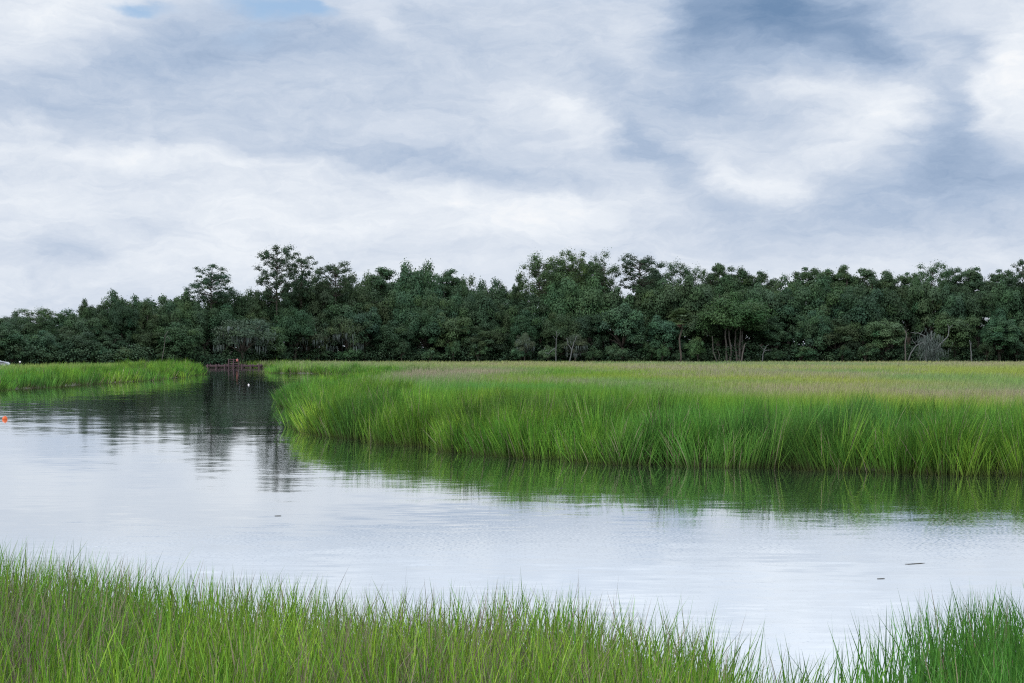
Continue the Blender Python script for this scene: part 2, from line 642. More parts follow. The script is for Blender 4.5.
# ground sheet
def axis(parts):
    a = np.concatenate([np.arange(p, q, s) for p, q, s in parts])
    return np.unique(np.round(a, 4))


gx = axis([(-3000, -400, 260), (-400, -160, 30), (-160, -50, 4), (-50, -14, 1.2), (-14, 16, 0.5), (16, 60, 2), (60, 160, 6), (160, 400, 30), (400, 3001, 260)])
gy = axis([(-300, -20, 40), (-20, 7, 2), (7, 16, 0.4), (16, 32, 2), (32, 60, 0.8), (60, 110, 1.5), (110, 260, 3), (260, 400, 20), (400, 4001, 300)])
GX, GY = np.meshgrid(gx, gy)
gz = ground_z(GX.ravel(), GY.ravel())
nx, ny = len(gx), len(gy)
idx = np.arange(nx * ny).reshape(ny, nx)
gq = np.stack([idx[:-1, :-1], idx[:-1, 1:], idx[1:, 1:], idx[1:, :-1]], -1).reshape(-1, 4)
g = mesh_from('ground', np.column_stack([GX.ravel(), GY.ravel(), gz]), [gq], ground_material(), smooth=True)
tag(g, 'dark marsh mud under the grass and the woods', 'ground', kind='structure')
wv = [(-160, 5, 0), (160, 5, 0), (160, 230, 0), (-160, 230, 0)]
wt = mesh_from('water', wv, [np.array([[0, 1, 2, 3]])], water_material())
tag(wt, 'calm tidal creek mirroring the cloudy sky and the dark woods', 'water', kind='structure')


# ------------------------------------------------------------------ grass
def blades(name, x, y, z, h, w, lx, ly, bend, col, root, mat, levels=(0, 0.35, 0.7), droop=None):
    """one mesh of tapering blades; lx,ly = straight lean per metre of height, bend = extra curved lean"""
    n = len(x)
    S = len(levels)
    ang = RNG.uniform(0, math.pi, n)
    wx, wy = np.cos(ang), np.sin(ang) * 0.8
    ll = np.hypot(lx, ly) + 1e-6
    bdx, bdy = lx / ll, ly / ll
    V = np.empty((n, 2 * S + 1, 3), np.float32)
    C = np.empty((n, 2 * S + 1, 3), np.float32)

    def at(t):
        bx = x + h * (lx * t + bdx * bend * t * t)
        by = y + h * (ly * t + bdy * bend * t * t)
        bz = z + h * t * (1 - 0.35 * np.minimum(bend, 1.2) * t)
        return bx, by, bz
    for i, t in enumerate(levels):
        bx, by, bz = at(t)
        ww = w * (1 - t) ** 0.6 * (0.75 if i == 0 else 1.0) * 0.5
        V[:, 2 * i] = np.column_stack([bx - wx * ww, by - wy * ww, bz])
        V[:, 2 * i + 1] = np.column_stack([bx + wx * ww, by + wy * ww, bz])
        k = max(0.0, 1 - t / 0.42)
        c = col * (1 - k * 0.85) + root * (k * 0.85)  # lower blade fades to the root colour, which also paints in shade
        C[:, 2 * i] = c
        C[:, 2 * i + 1] = c
    bx, by, bz = at(1.0)
    V[:, 2 * S] = np.column_stack([bx, by, bz])
    C[:, 2 * S] = col * 1.08
    base = (np.arange(n) * (2 * S + 1))[:, None]
    q = np.concatenate([base + np.array([[2 * i, 2 * i + 1, 2 * i + 3, 2 * i + 2]]) for i in range(S - 1)])
    t3 = base + np.array([[2 * S - 2, 2 * S - 1, 2 * S]])
    return mesh_from(name, V.reshape(-1, 3), [q, t3], mat, colors=C.reshape(-1, 3))


def lerp(a, b, t):
    return a * (1 - t[:, None]) + b * t[:, None]


def C3(r, g_, b):
    return np.array([[r, g_, b]])


G_VIG = C3(0.074, 0.205, 0.024)
G_YEL = C3(0.235, 0.300, 0.032)
G_BLU = C3(0.055, 0.165, 0.040)
G_PALE = C3(0.30, 0.34, 0.13)
TAN = C3(0.33, 0.275, 0.185)
PURP = C3(0.285, 0.235, 0.215)
ROOT_SHADE = C3(0.055, 0.044, 0.022)  # brown dry bases, darkened further to paint in shade between the stems
GREY = C3(0.185, 0.150, 0.125)

# --- far creek bank: tall cordgrass in tussocks
def bank_points(nc, per, xr, yr, dmax, spread, seed):
    r = np.random.default_rng(seed)
    cx = r.uniform(xr[0], xr[1], nc * 12)
    cy = r.uniform(yr[0], yr[1], nc * 12)
    d, dx, dy = shore(cx, cy)
    ok = (d > 0.02) & (d < dmax) & (r.uniform(0, 1, len(d)) < np.exp(-d / (dmax * 0.8)))
    ok &= (d > 0.25) | (r.uniform(0, 1, len(d)) < 0.22)
    cx, cy, d = cx[ok][:nc], cy[ok][:nc], d[ok][:nc]
    k = np.repeat(np.arange(len(cx)), per)
    ang = r.uniform(0, 2 * math.pi, len(k))
    rad = np.abs(r.normal(0, spread, len(k)))
    return cx[k] + np.cos(ang) * rad, cy[k] + np.sin(ang) * rad, np.cos(ang) * rad, np.sin(ang) * rad, k, r


def cordgrass(name, nc, per, xr, yr, dmax, spread, seed, label, wide, hbase):
    x, y, ox, oy, k, r = bank_points(nc, per, xr, yr, dmax, spread, seed)
    d, dx, dy = shore(x, y)
    ok = (d > -0.25)
    x, y, ox, oy, k, d, dx, dy = [q[ok] for q in (x, y, ox, oy, k, d, dx, dy)]
    n = len(x)
    dome = 1.08 - 0.30 * np.minimum((np.hypot(ox, oy) / spread) ** 2, 2.2) * 0.5
    sg = np.sign(d)
    dx, dy = dx * sg, dy * sg      # towards the water
    edge = np.exp(-np.maximum(d, 0) / 0.8)
    big = fbm(x * 0.28, y * 0.28, seed + 3)
    mid = fbm(x * 1.1, y * 0.9, seed + 5)
    tuft_h = np.random.default_rng(seed + 1).normal(1, 0.20, k.max() + 1)[k]
    h = hbase * dome * tuft_h * (0.58 + 0.36 * big + 0.58 * mid) * r.normal(1, 0.11, n) * (1 - 0.12 * edge)
    h = np.clip(h, 0.3, 1.9)
    tdir = r.normal(0, 1, (k.max() + 1, 2)) * 0.13
    lx = tdir[k, 0] + ox / spread * 0.17 + dx * (0.16 * edge) + r.normal(0, 0.07, n) + 0.04
    ly = tdir[k, 1] + oy / spread * 0.17 + dy * (0.16 * edge) + r.normal(0, 0.07, n)
    bend = np.abs(r.normal(0.07, 0.08, n)) + 0.08 * edge * r.uniform(0, 1, n)
    tuft_c = np.random.default_rng(seed + 2).uniform(0, 1, k.max() + 1)[k]
    t = np.clip(0.06 + 0.6 * (big - 0.35) + 0.42 * (tuft_c - 0.5) + r.normal(0, 0.15, n), 0, 1)
    col = lerp(G_VIG, G_YEL, t)
    b = np.clip((fbm(x * 0.22 + 40, y * 0.3, seed + 9) - 0.5) * 3.2, 0, 1)
    col = lerp(col, G_BLU, b * 0.75)
    # the outer fringe turns yellower and paler inland
    inl = sstep(4, 11, d)
    col = lerp(col, G_YEL * 0.8, inl * 0.12)
    dead = r.uniform(0, 1, n) < 0.05
    col[dead] = TAN * 0.7
    col = col * (r.uniform(0.5, 1.45, n) * (0.50 + 0.86 * tuft_c) * (0.62 + 0.76 * fbm(x * 0.7 + 9, y * 0.6, seed + 31)))[:, None]
    z = ground_z(x, y, d) - 0.02
    z = np.maximum(z, -0.15)
    w = r.uniform(0.7, 1.3, n) * wide
    return tag(blades(name, x, y, z, h, w, lx, ly, bend, col, ROOT_SHADE, M_FARGRASS), label, 'grass', kind='stuff')


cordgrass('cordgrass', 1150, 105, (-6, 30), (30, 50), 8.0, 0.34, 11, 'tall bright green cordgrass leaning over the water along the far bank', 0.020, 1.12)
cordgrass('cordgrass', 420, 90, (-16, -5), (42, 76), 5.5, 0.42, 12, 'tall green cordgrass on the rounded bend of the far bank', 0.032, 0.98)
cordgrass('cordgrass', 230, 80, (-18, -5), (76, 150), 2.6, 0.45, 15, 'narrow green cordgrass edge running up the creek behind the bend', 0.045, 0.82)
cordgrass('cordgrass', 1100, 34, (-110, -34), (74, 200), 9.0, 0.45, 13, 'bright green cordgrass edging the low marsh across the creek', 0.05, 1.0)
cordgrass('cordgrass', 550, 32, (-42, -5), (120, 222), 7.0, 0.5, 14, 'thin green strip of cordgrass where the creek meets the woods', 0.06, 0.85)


# --- open meadow of shorter grass behind the banks
def meadow(name, n, xl, xh, ylo, yhi, seed, label, left=False, frac=1.0):
    r = np.random.default_rng(seed)
    u = r.uniform(0, 1, n)
    Y = ylo * (yhi / ylo) ** u                 # density falls off as 1/Y^2
    X = r.uniform(xl, xh, n) * Y
    d, dx, dy = shore(X, Y)
    ok = (d > np.where(Y < 70, 3.2, 1.0)) & (Y < wood_line(X) + 1)
    X, Y, d = X[ok], Y[ok], d[ok]
    n = len(X)
    ap = Y * 0.00042
    cl = fbm(X * 0.12, Y * 0.05, seed + 1)
    hi = vnoise(X * 0.45, Y * 0.2, seed + 8)
    h = (0.96 + 0.12 * np.exp(-d / 7) - 0.10 * sstep(5, 25, d) + 0.16 * (cl - 0.5) + 0.12 * (hi - 0.5)) * r.normal(1, 0.09, n)
    col = lerp(G_VIG * 1.2, G_YEL * 1.1, np.clip(0.06 + 0.95 * sstep(8, 42, d) + (cl - 0.5) * 0.9 + r.normal(0, 0.12, n), 0, 1))
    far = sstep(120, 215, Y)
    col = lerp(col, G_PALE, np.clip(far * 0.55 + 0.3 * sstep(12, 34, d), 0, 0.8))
    # ripe, purplish and tan stands
    jit = r.normal(0, 0.12, n)
    big = fbm(X * 0.035 + 9, Y * 0.020, seed + 4, 4) + (fbm(X * 0.35, Y * 0.10, seed + 6) - 0.5) * 0.35
    tan = sstep(0.50, 0.60, big + jit * 0.5) * 0.55 * sstep(7, 16, d)
    px = 512 + X / Y * F
    if not left:
        wob = 6 * (fbm(X * 0.09, Y * 0.02, seed + 12) - 0.5)
        k1 = np.exp(-((Y - 74 - wob * 1.6) / 7.5) ** 2) * sstep(2, 26, X + wob * 2) * (0.35 + 0.6 * sstep(0.3, 0.55, fbm(X * 0.10 + 50, Y * 0.06, seed + 23)))
        k2 = np.exp(-((Y - 128) / 34) ** 2) * sstep(5, -3, X + wob) * 0.9 * sstep(1.8, 4.5, d)
        k3 = np.exp(-((Y - 205) / 22) ** 2) * 0.35
        y1 = np.exp(-((Y - 104 - wob * 2) / 11) ** 2) * sstep(-6, 2, X + wob) * (0.35 + 0.65 * sstep(0.35, 0.6, fbm(X * 0.06 + 20, Y * 0.03, seed + 19)))
        y2 = np.exp(-((Y - 89 - wob * 0.5) / 2.2) ** 2) * sstep(24, 34, X) * 0.9
        tan = np.clip(tan + k1 + k2 + k3, 0, 0.92) * (1 - y1 * 0.9)
        yel = np.clip(y1 + y2, 0, 1)
    else:
        tan = np.clip(tan * 0.7 + sstep(20, 60, d) * 0.6, 0, 0.9)
        yel = np.zeros(n)
    col = lerp(col, C3(0.33, 0.36, 0.055), yel * 0.6)
    pur = vnoise(X * 0.05, Y * 0.03, seed + 7)
    stand = lerp(TAN * 1.05, PURP * 1.1, np.clip(pur + r.normal(0, 0.15, n), 0, 1))
    pick = np.clip(tan + r.normal(0, 0.22, n) * (tan > 0.05), 0, 1)
    col = lerp(col, stand, pick)
    blu = np.clip((fbm(X * 0.06 + 70, Y * 0.05, seed + 15) - 0.56) * 5, 0, 1)
    col = lerp(col, G_BLU * 1.7, blu * 0.5)
    col = col * r.uniform(0.78, 1.2, n)[:, None]
    lx = r.normal(0.08, 0.12, n)
    ly = r.normal(0, 0.12, n)
    z = ground_z(X, Y, d) - 0.03
    return tag(blades(name, X, Y, z, h, ap * r.uniform(0.9, 2.0, n), lx, ly, np.abs(r.normal(0.12, 0.1, n)), col, ROOT_SHADE * 1.5, M_FARGRASS, levels=(0, 0.55)), label, 'grass', kind='stuff')


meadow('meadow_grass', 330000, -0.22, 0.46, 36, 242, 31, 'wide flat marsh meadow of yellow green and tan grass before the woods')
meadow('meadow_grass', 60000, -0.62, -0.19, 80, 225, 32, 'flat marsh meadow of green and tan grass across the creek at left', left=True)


# --- foreground bank
def fore(seed, n, xr, yr):
    r = np.random.default_rng(seed)
    nc = n // 9
    cx = r.uniform(xr[0], xr[1], nc)
    cy = r.uniform(yr[0], yr[1], nc)
    k = np.repeat(np.arange(nc), 9)
    x = cx[k] + r.normal(0, 0.045, len(k))
    y = cy[k] + r.normal(0, 0.045, len(k))
    return x, y, k, nc, r


x, y, k, nc, r = fore(51, 116000, (-8.5, 8.5), (6.6, 15.5))
d, dx, dy = shore(x, y)
wet = sstep(0.9, 2.6, x) * (1 - sstep(5.5, 7.5, x))           # the thin stand in the water at right
dens = sstep(-0.75, 0.9, d + 0.55 * (fbm(x * 1.3, y * 1.3, 60) - 0.5)) ** (1.0)
dens = np.where((wet > 0.3) & (x < 2.9), dens * 0.75, dens)
gap = np.exp(-((x - 2.05) / 0.5) ** 2) * 0.4
dens = dens * (1 - gap)
clumpy = fbm(x * 2.2, y * 2.2, 61)
ok = (r.uniform(0, 1, len(x)) < dens * (0.55 + 0.9 * (clumpy - 0.2))) & (y < 14.6)
x, y, k, d, dx, dy, wet, clumpy = [q[ok] for q in (x, y, k, d, dx, dy, wet, clumpy)]
n = len(x)
ch = r.normal(1, 0.10, nc)[k]
zone = fbm(x * 0.55 + 5, y * 0.55, 62)
h = (0.62 + 0.20 * sstep(0.35, 0.65, zone) + 0.10 * wet) * ch * r.normal(1, 0.16, n)
tall = (r.uniform(0, 1, n) < 0.05) & (y > 9.5)
h[tall] *= r.uniform(1.08, 1.25, tall.sum())
h *= 1.12 + 0.30 * sstep(-1.8, -4.2, x) + 0.14 * np.exp(-((x - 0.9) / 0.8) ** 2) + 0.10 * sstep(2.2, 3.4, x)
lowb = r.uniform(0, 1, n) < 0.36
h[lowb] *= r.uniform(0.45, 0.75, lowb.sum())
h *= 1.08 * (0.78 + 0.44 * vnoise(x * 1.9 + 7, y * 1.5, 66))
hcap = 1.10 + 0.20 * sstep(-2.0, -4.5, x) + 0.03 * r.normal(0, 1, n)
h = np.where(h > 0.85, 0.85 + (hcap - 0.85) * np.tanh((h - 0.85) / (hcap - 0.85)), h)
lone = (r.uniform(0, 1, n) < 0.006) & (y > 10)
h[lone] *= r.uniform(1.1, 1.3, lone.sum())
cdir = np.clip(r.normal(0, 0.085, (nc, 2)), -0.16, 0.16)
lx = cdir[k, 0] + np.clip(r.normal(0, 0.085, n), -0.18, 0.18) + 0.02
ly = cdir[k, 1] + np.clip(r.normal(0, 0.085, n), -0.18, 0.18)
bend = np.abs(r.normal(0.07, 0.12, n))
br = r.uniform(0, 1, n) < 0.05
bend[br] = r.uniform(0.5, 1.0, br.sum())
t = np.clip(0.03 + 0.18 * (1 - wet) * sstep(12.5, 9.5, y) + 0.75 * (zone - 0.35) * (1 - wet) + r.normal(0, 0.22, n), 0, 1)
G_F = C3(0.072, 0.200, 0.018)
G_FY = C3(0.27, 0.385, 0.038)
col = lerp(G_F, G_FY, t)
col = lerp(col, C3(0.045, 0.155, 0.030), np.clip(wet * 0.75 + r.normal(0, 0.1, n), 0, 1) * 0.75)
col = col * (r.uniform(0.5, 1.55, n) * np.random.default_rng(5).uniform(0.7, 1.3, nc)[k])[:, None]
dry = r.uniform(0, 1, n) < (0.10 * (1 - wet) + 0.03)
col[dry] = TAN * r.uniform(0.5, 1.0, dry.sum())[:, None]
z = np.maximum(ground_z(x, y, d), -0.25) - 0.01
o = blades('bank_grass', x, y, z, h, r.uniform(0.010, 0.023, n), lx, ly, bend, col, ROOT_SHADE, M_GRASS, levels=(0, 0.25, 0.55, 0.8))
tag(o, 'fresh green marsh grass growing thick on the near bank', 'grass', kind='stuff')

# dead grey stems and seed heads amongst it
x, y, k, nc, r = fore(71, 80000, (-8.5, 8.5), (6.6, 14.5))
d, dx, dy = shore(x, y)
pat = fbm(x * 0.9 + 3, y * 0.7, 72)
want = (0.06 + 0.94 * sstep(0.44, 0.58, pat)) * (1 - 0.95 * sstep(0.2, 1.2, x)) * sstep(-0.1, 0.5, d)
ok = r.uniform(0, 1, len(x)) < want * 0.95
x, y, k, d = [q[ok] for q in (x, y, k, d)]
n = len(x)
h = np.clip((1 + 0.25 * sstep(-1.8, -4.2, x)) * r.normal(0.80, 0.13, n) * r.normal(1, 0.08, nc)[k], 0.2, 1.15)
up = (r.uniform(0, 1, n) < 0.07) & (y > 9.5)
h[up] *= 1.3
h = np.minimum(h, r.uniform(1.0, 1.22, n))
lx = r.normal(0, 0.13, n)
ly = r.normal(0, 0.13, n)
bend = np.abs(r.normal(0.12, 0.2, n))
col = lerp(GREY, TAN * 0.8, r.uniform(0, 1, n)) * r.uniform(0.35, 1.25, n)[:, None]
z = np.maximum(ground_z(x, y, d), -0.1) - 0.01
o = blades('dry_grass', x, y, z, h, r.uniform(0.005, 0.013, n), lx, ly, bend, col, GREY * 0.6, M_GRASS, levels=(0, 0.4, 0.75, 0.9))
tag(o, 'dead grey brown stems mixed into the grass of the near bank', 'dry grass', kind='stuff')


# ------------------------------------------------------------------ trees
def leaf_cloud(centres, radii, per, size, rng, flat=0.75, up=0.35, tone=0.10, shell=0.82, green=(0.052, 0.095, 0.044)):
    """many small leaf faces over the clumps; returns verts, quads, colours"""
    V, Cc = [], []
    for c, rad in zip(centres, radii):
        n = int(per * (rad / np.mean(radii)) ** 1.6)
        v = rng.normal(0, 1, (n, 3))
        v /= np.linalg.norm(v, axis=1)[:, None]
        low = v[:, 2] < -0.35
        v[low, 2] *= -1
        rr = shell + (1 - shell) * rng.normal(0, 1, n) * 1.1
        rr = np.where(rng.uniform(0, 1, n) < 0.3, rng.uniform(0.2, 1.0, n), rr)
        p = c + v * rr[:, None] * rad * np.array([1, 1, flat])
        nn = v * 1.0 + np.array([0, 0, up]) + rng.normal(0, 0.26, (n, 3))
        nn /= np.linalg.norm(nn, axis=1)[:, None]
        a = np.cross(nn, rng.normal(0, 1, (n, 3)))
        a /= np.linalg.norm(a, axis=1)[:, None] + 1e-9
        b = np.cross(nn, a)
        s = size * rng.uniform(0.6, 1.35, n)[:, None]
        q = np.stack([p - a * s * 0.5, p + b * s * 0.32, p + a * s * 0.5, p - b * s * 0.32], 1)
        V.append(q.reshape(-1, 3))
        ct = np.clip(rng.normal(1, 0.11), 0.7, 1.35)
        base = np.array(green) * ct
        base = base * np.array([1 + rng.normal(0, 0.07), 1, 1 + rng.normal(0, 0.07)])
        cc = base[None] * np.clip(rng.normal(1, tone, n), 0.5, 1.7)[:, None]
        Cc.append(np.repeat(cc, 4, axis=0))
    V = np.concatenate(V)
    q = np.arange(len(V)).reshape(-1, 4)
    return V, q, np.concatenate(Cc)


def wig(a, b, n, amp, rng):
    a, b = np.array(a, float), np.array(b, float)
    t = np.linspace(0, 1, n)[:, None]
    p = a + (b - a) * t
    p[1:-1] += rng.normal(0, amp, (n - 2, 3)) * np.linalg.norm(b - a)
    return p


def make_oak(seed, H=10.0, R=5.0, low=0.12, nclump=62, per=300, size=0.30, name='broadleaf_tree', moss=0, bark=None, round_=1.0, green=(0.052, 0.095, 0.044), stems=1):
    rng = np.random.default_rng(seed)
    root = empty(name, (0, 0, 0))
    cs, rs = [], []
    while len(cs) < nclump:
        v = rng.normal(0, 1, 3)
        v /= np.linalg.norm(v)
        if v[2] < -0.25:
            v[2] *= -0.6
        k = rng.uniform(0.72, 1.0) if rng.uniform() < 0.8 else rng.uniform(0.2, 0.7)
        zc = low * H + (H * (1 - low)) * 0.40
        prof = 1.0 if v[2] > 0 else 0.92
        c = np.array([v[0] * R * 0.82 * k * prof, v[1] * R * 0.82 * k * prof, zc + v[2] * k * (H - zc) * 0.86 * (1 if v[2] > 0 else 1.1)])
        c[2] = max(c[2], low * H)
        c += rng.normal(0, 0.25, 3)
        cs.append(c)
        rs.append(R * rng.uniform(0.17, 0.33) * round_)
    cs, rs = np.array(cs), np.array(rs)
    top = cs[:, 2] + rs * 0.75
    cs[:, 2] *= np.where(top > H, H / top, 1)
    V, q, C = leaf_cloud(cs, rs, per, size, rng, green=green)
    fz = H / np.quantile(V[:, 2], 0.9985)
    V[:, 2] *= fz
    cs[:, 2] *= fz
    tb = MB()
    if stems > 1:
        cs = cs[np.hypot(cs[:, 0], cs[:, 1]) < R * 0.6]
    for s in range(stems):
        bx = 0 if stems == 1 else (s - (stems - 1) / 2) * 0.62 + rng.normal(0, 0.15)
        fork = np.array([bx * 1.3 + rng.normal(0, 0.2), rng.normal(0, 0.3), H * (0.28 if stems == 1 else 0.50)])
        tb.tube(wig((bx, 0, -0.2), fork, 6, 0.02, rng), np.linspace(0.040, 0.026, 6) * H * (1 if stems == 1 else 0.42), 8)
        for i in rng.choice(len(cs), 12 if stems == 1 else 2, replace=False):
            mid = (fork + cs[i]) / 2 + np.array([0, 0, 0.4])
            p = np.vstack([wig(fork, mid, 3, 0.03, rng), wig(mid, cs[i], 3, 0.04, rng)[1:]])
            tb.tube(p, np.linspace(0.020, 0.004, len(p)) * H * (1 if stems == 1 else 0.5), 5)
    tb.build('trunk', bark or M_BARK, root, smooth=True)
    mesh_from('crown', V, [q], M_LEAF, root, colors=C)
    if moss:
        mb = MB()
        for i in rng.choice(len(cs), min(moss, len(cs)), replace=False):
            for j in range(7):
                a = cs[i] + rng.normal(0, rs[i] * 0.55, 3)
                a[2] = cs[i][2] - rs[i] * 0.3
                L = rng.uniform(0.5, 1.5)
                L = min(L, max(0.3, a[2] - 0.3))
                w = rng.uniform(0.05, 0.14)
                mb.tube([a, a + (rng.normal(0, 0.05), 0, -L * 0.5), a + (rng.normal(0, 0.08), 0, -L)], [w * 0.5, w, 0.02], 4)
        tag(mb.build('hanging_moss', M_MOSS, root), kind='stuff')
    return root


def make_pine(seed, H=16.0, crown=0.42, R=3.6, n=34, name='pine_tree', per=110, size=0.24, flat=0.65, green=(0.040, 0.075, 0.038), rr=(0.5, 1.2)):
    rng = np.random.default_rng(seed)
    root = empty(name, (0, 0, 0))
    tb = MB()
    lean = rng.normal(0, 0.25, 2)
    tz = np.linspace(-0.3, H * 0.97, 9)
    tp = np.column_stack([lean[0] * (tz / H) ** 2 + rng.normal(0, 0.06, 9), lean[1] * (tz / H) ** 2 + rng.normal(0, 0.06, 9), tz])
    tb.tube(tp, np.linspace(0.23, 0.05, 9), 8)
    cs, rs = [], []
    for i in range(n):
        f = (i + 0.5) / n
        zz = H * (1 - crown) + H * crown * f
        prof = math.sin(math.pi * min(1.0, 0.20 + 0.62 * f)) ** 0.8
        a = i * 2.399 + rng.normal(0, 0.35)
        k = rng.uniform(0.35, 1.0) * prof * R
        c = np.array([math.cos(a) * k, math.sin(a) * k, zz + k * 0.05 + rng.normal(0, 0.5)])
        c_in = c * np.array([0.85, 0.85, 1])
        base = np.array([np.interp(zz - k * 0.25, tz, tp[:, 0]), np.interp(zz - k * 0.25, tz, tp[:, 1]), zz - k * 0.25])
        tb.tube(wig(base, c_in, 4, 0.04, rng), [0.06, 0.045, 0.03, 0.012], 5)
        cs.append(c)
        rs.append(rng.uniform(*rr))
    cs.append(np.array([tp[-1][0], tp[-1][1], H * 0.97]))
    rs.append(0.8)
    V, q, C = leaf_cloud(np.array(cs), np.array(rs), per, size, rng, flat=flat, shell=0.7, green=green)
    fz = H / np.quantile(V[:, 2], 0.9985)
    V[:, 2] *= fz
    for q_ in tb.v:
        q_[:, 2] *= fz
    tb.build('trunk', M_BARK, root, smooth=True)
    mesh_from('crown', V, [q], M_LEAF, root, colors=C)
    return root


PROTO_USED = {}


def place(proto, x, y, z, sx, sz, rz, tint, label, cat, group=None, name=None):
    if proto.name not in PROTO_USED:
        PROTO_USED[proto.name] = True
        r_ = proto
        kids = list(proto.children)
    else:
        r_ = proto.copy()
        COL.objects.link(r_)
        kids = []
        for ch_ in list(proto.children):
            c_ = ch_.copy()
            COL.objects.link(c_)
            c_.parent = r_
            kids.append(c_)
    for c_ in kids:
        c_.color = (tint[0], tint[1], tint[2], 1)
    r_.location = (x, y, z)
    r_.scale = (sx, sx, sz)
    r_.rotation_euler = (0, 0, rz)
    for key in ('label', 'category', 'group'):
        if key in r_.keys():
            del r_[key]
    tag(r_, label, cat, group)
    return r_


oaks = [make_oak(100 + i, H=10, R=r_, low=lo, nclump=nc_) for i, (r_, lo, nc_) in enumerate([(5.2, 0.03, 70), (4.6, 0.05, 66), (5.6, 0.03, 78), (4.2, 0.06, 60)])]
tall_oaks = [make_oak(120 + i, H=16, R=4.6, low=0.30, nclump=120, per=230, round_=0.85, size=0.28) for i in range(3)]
airy = [make_pine(140 + i, H=16, crown=0.42, R=4.0, n=44, name='open_crowned_oak', per=200, size=0.25, flat=0.8, green=(0.048, 0.092, 0.038), rr=(0.85, 1.6)) for i in range(3)]
pines = [make_pine(160 + i, H=16, crown=c_, R=r_, n=n_) for i, (c_, r_, n_) in enumerate([(0.44, 4.1, 84), (0.38, 3.3, 60), (0.30, 4.2, 64), (0.33, 4.3, 74)])]
shrubs = [make_oak(180 + i, H=4, R=2.7, low=0.05, nclump=30, per=150, size=0.22, name='shrub', round_=1.1) for i in range(2)]
mossy = [make_oak(190 + i, H=8, R=5.0, low=0.16, nclump=50, per=190, size=0.26, name='mossy_oak', moss=26, green=(0.062, 0.088, 0.048)) for i in range(2)]

LM = [(3, 'white car'), (211, 'lone left pine'), (235, 'dock'), (290, 'twin pines'), (418, 'broad oak'), (560, 'grey thicket'), (682, 'palmetto'),
      (733, 'pale trunks'), (925, 'mossy dead tree'), (1020, 'right edge pine')]
ORD = ['first', 'second', 'third', 'fourth', 'fifth', 'sixth', 'seventh', 'eighth', 'ninth', 'tenth']
pending = {}


def later(row, px, root, look):
    pending.setdefault(row, []).append((px, root, look))


def rowtree(px, top, dy, width_px, protos, row, look, tint, cat='tree', H0=None, R0=None, name=None, rz=None, label=None, group=None, base=None):
    """a tree whose top reaches the row `top` in the picture"""
    X0 = (px - 512) / F * 230
    Y = float(wood_line(np.array([X0]))[0]) + dy
    X = (px - 512) / F * Y
    Y = float(wood_line(np.array([X]))[0]) + dy
    X = (px - 512) / F * Y
    gz_ = float(ground_z(np.array([X]), np.array([Y]))[0]) - 0.05
    if base is not None:
        gz_ = base
    Ht = CAMH + (HZ - top) / F * Y - gz_
    pr = protos[random.randrange(len(protos))]
    sz = Ht / H0
    sx = (width_px / F * Y / 2) / R0
    o = place(pr, X, Y, gz_, sx, sz, random.uniform(0, 6.28) if rz is None else rz, tint, label or look, cat, group)
    if label is None:
        later(row, px, o, look)
    return o


def tint(v=1.0, warm=0.0):
    k = v * random.uniform(0.84, 1.12)
    return (k * (1 + warm + random.uniform(-0.08, 0.08)), k, k * (1 - warm * 0.7 + random.uniform(-0.08, 0.10)))


SK = [  # skyline: px, top row, crown width in px, kind
    (-22, 316, 44, 'o'), (8, 312, 34, 'o'), (38, 307, 40, 'a'), (66, 310, 34, 'o'), (90, 300, 26, 'o'), (114, 291, 32, 'o'), (136, 296, 26, 'o'), (160, 296, 34, 'o'),
    (184, 291, 34, 'o'), (240, 289, 34, 'o'), (258, 291, 30, 'o'), (318, 270, 26, 'o'), (358, 273, 34, 'o'), (385, 268, 34, 't'), (448, 270, 30, 't'), (470, 277, 30, 'o'),
    (222, 291, 34, 'o'), (270, 287, 34, 'o'), (288, 283, 34, 'o'), (303, 279, 34, 'o'), (340, 280, 34, 'o'), (418, 272, 34, 't'), (498, 280, 36, 'o'), (518, 275, 24, 'o'), (560, 262, 34, 't'), (590, 262, 30, 't'), (655, 268, 30, 't'), (697, 266, 20, 'a'), (717, 264, 24, 't'), (738, 267, 28, 't'), (760, 272, 30, 't'),
    (784, 276, 34, 'o'), (806, 268, 32, 't'), (828, 270, 26, 't'), (842, 266, 28, 't'), (864, 269, 30, 't'), (888, 271, 30, 't'), (908, 273, 24, 't'), (954, 268, 26, 't'),
    (976, 268, 32, 't'), (1000, 270, 30, 't'), (1040, 266, 36, 't'), (1075, 268, 40, 't'), (1110, 270, 44, 't'), (-60, 318, 46, 'o')]
for px, top, wpx, kd in SK:
    tn = tint(1.0 if px > 200 else 1.0, 0.02)
    if kd == 'o':
        rowtree(px, top, 16, wpx * 1.25, oaks, 'skyline', 'rounded dark green tree', tn, H0=10, R0=4.9)
    elif kd == 't':
        rowtree(px, top, 20, wpx * 1.6, tall_oaks, 'skyline', 'tall dark green tree', tn, H0=16, R0=4.6)
    else:
        rowtree(px, top, 20, wpx * 1.2, airy, 'skyline', 'open crowned tree', tint(1.1, 0.05), H0=16, R0=4.0)

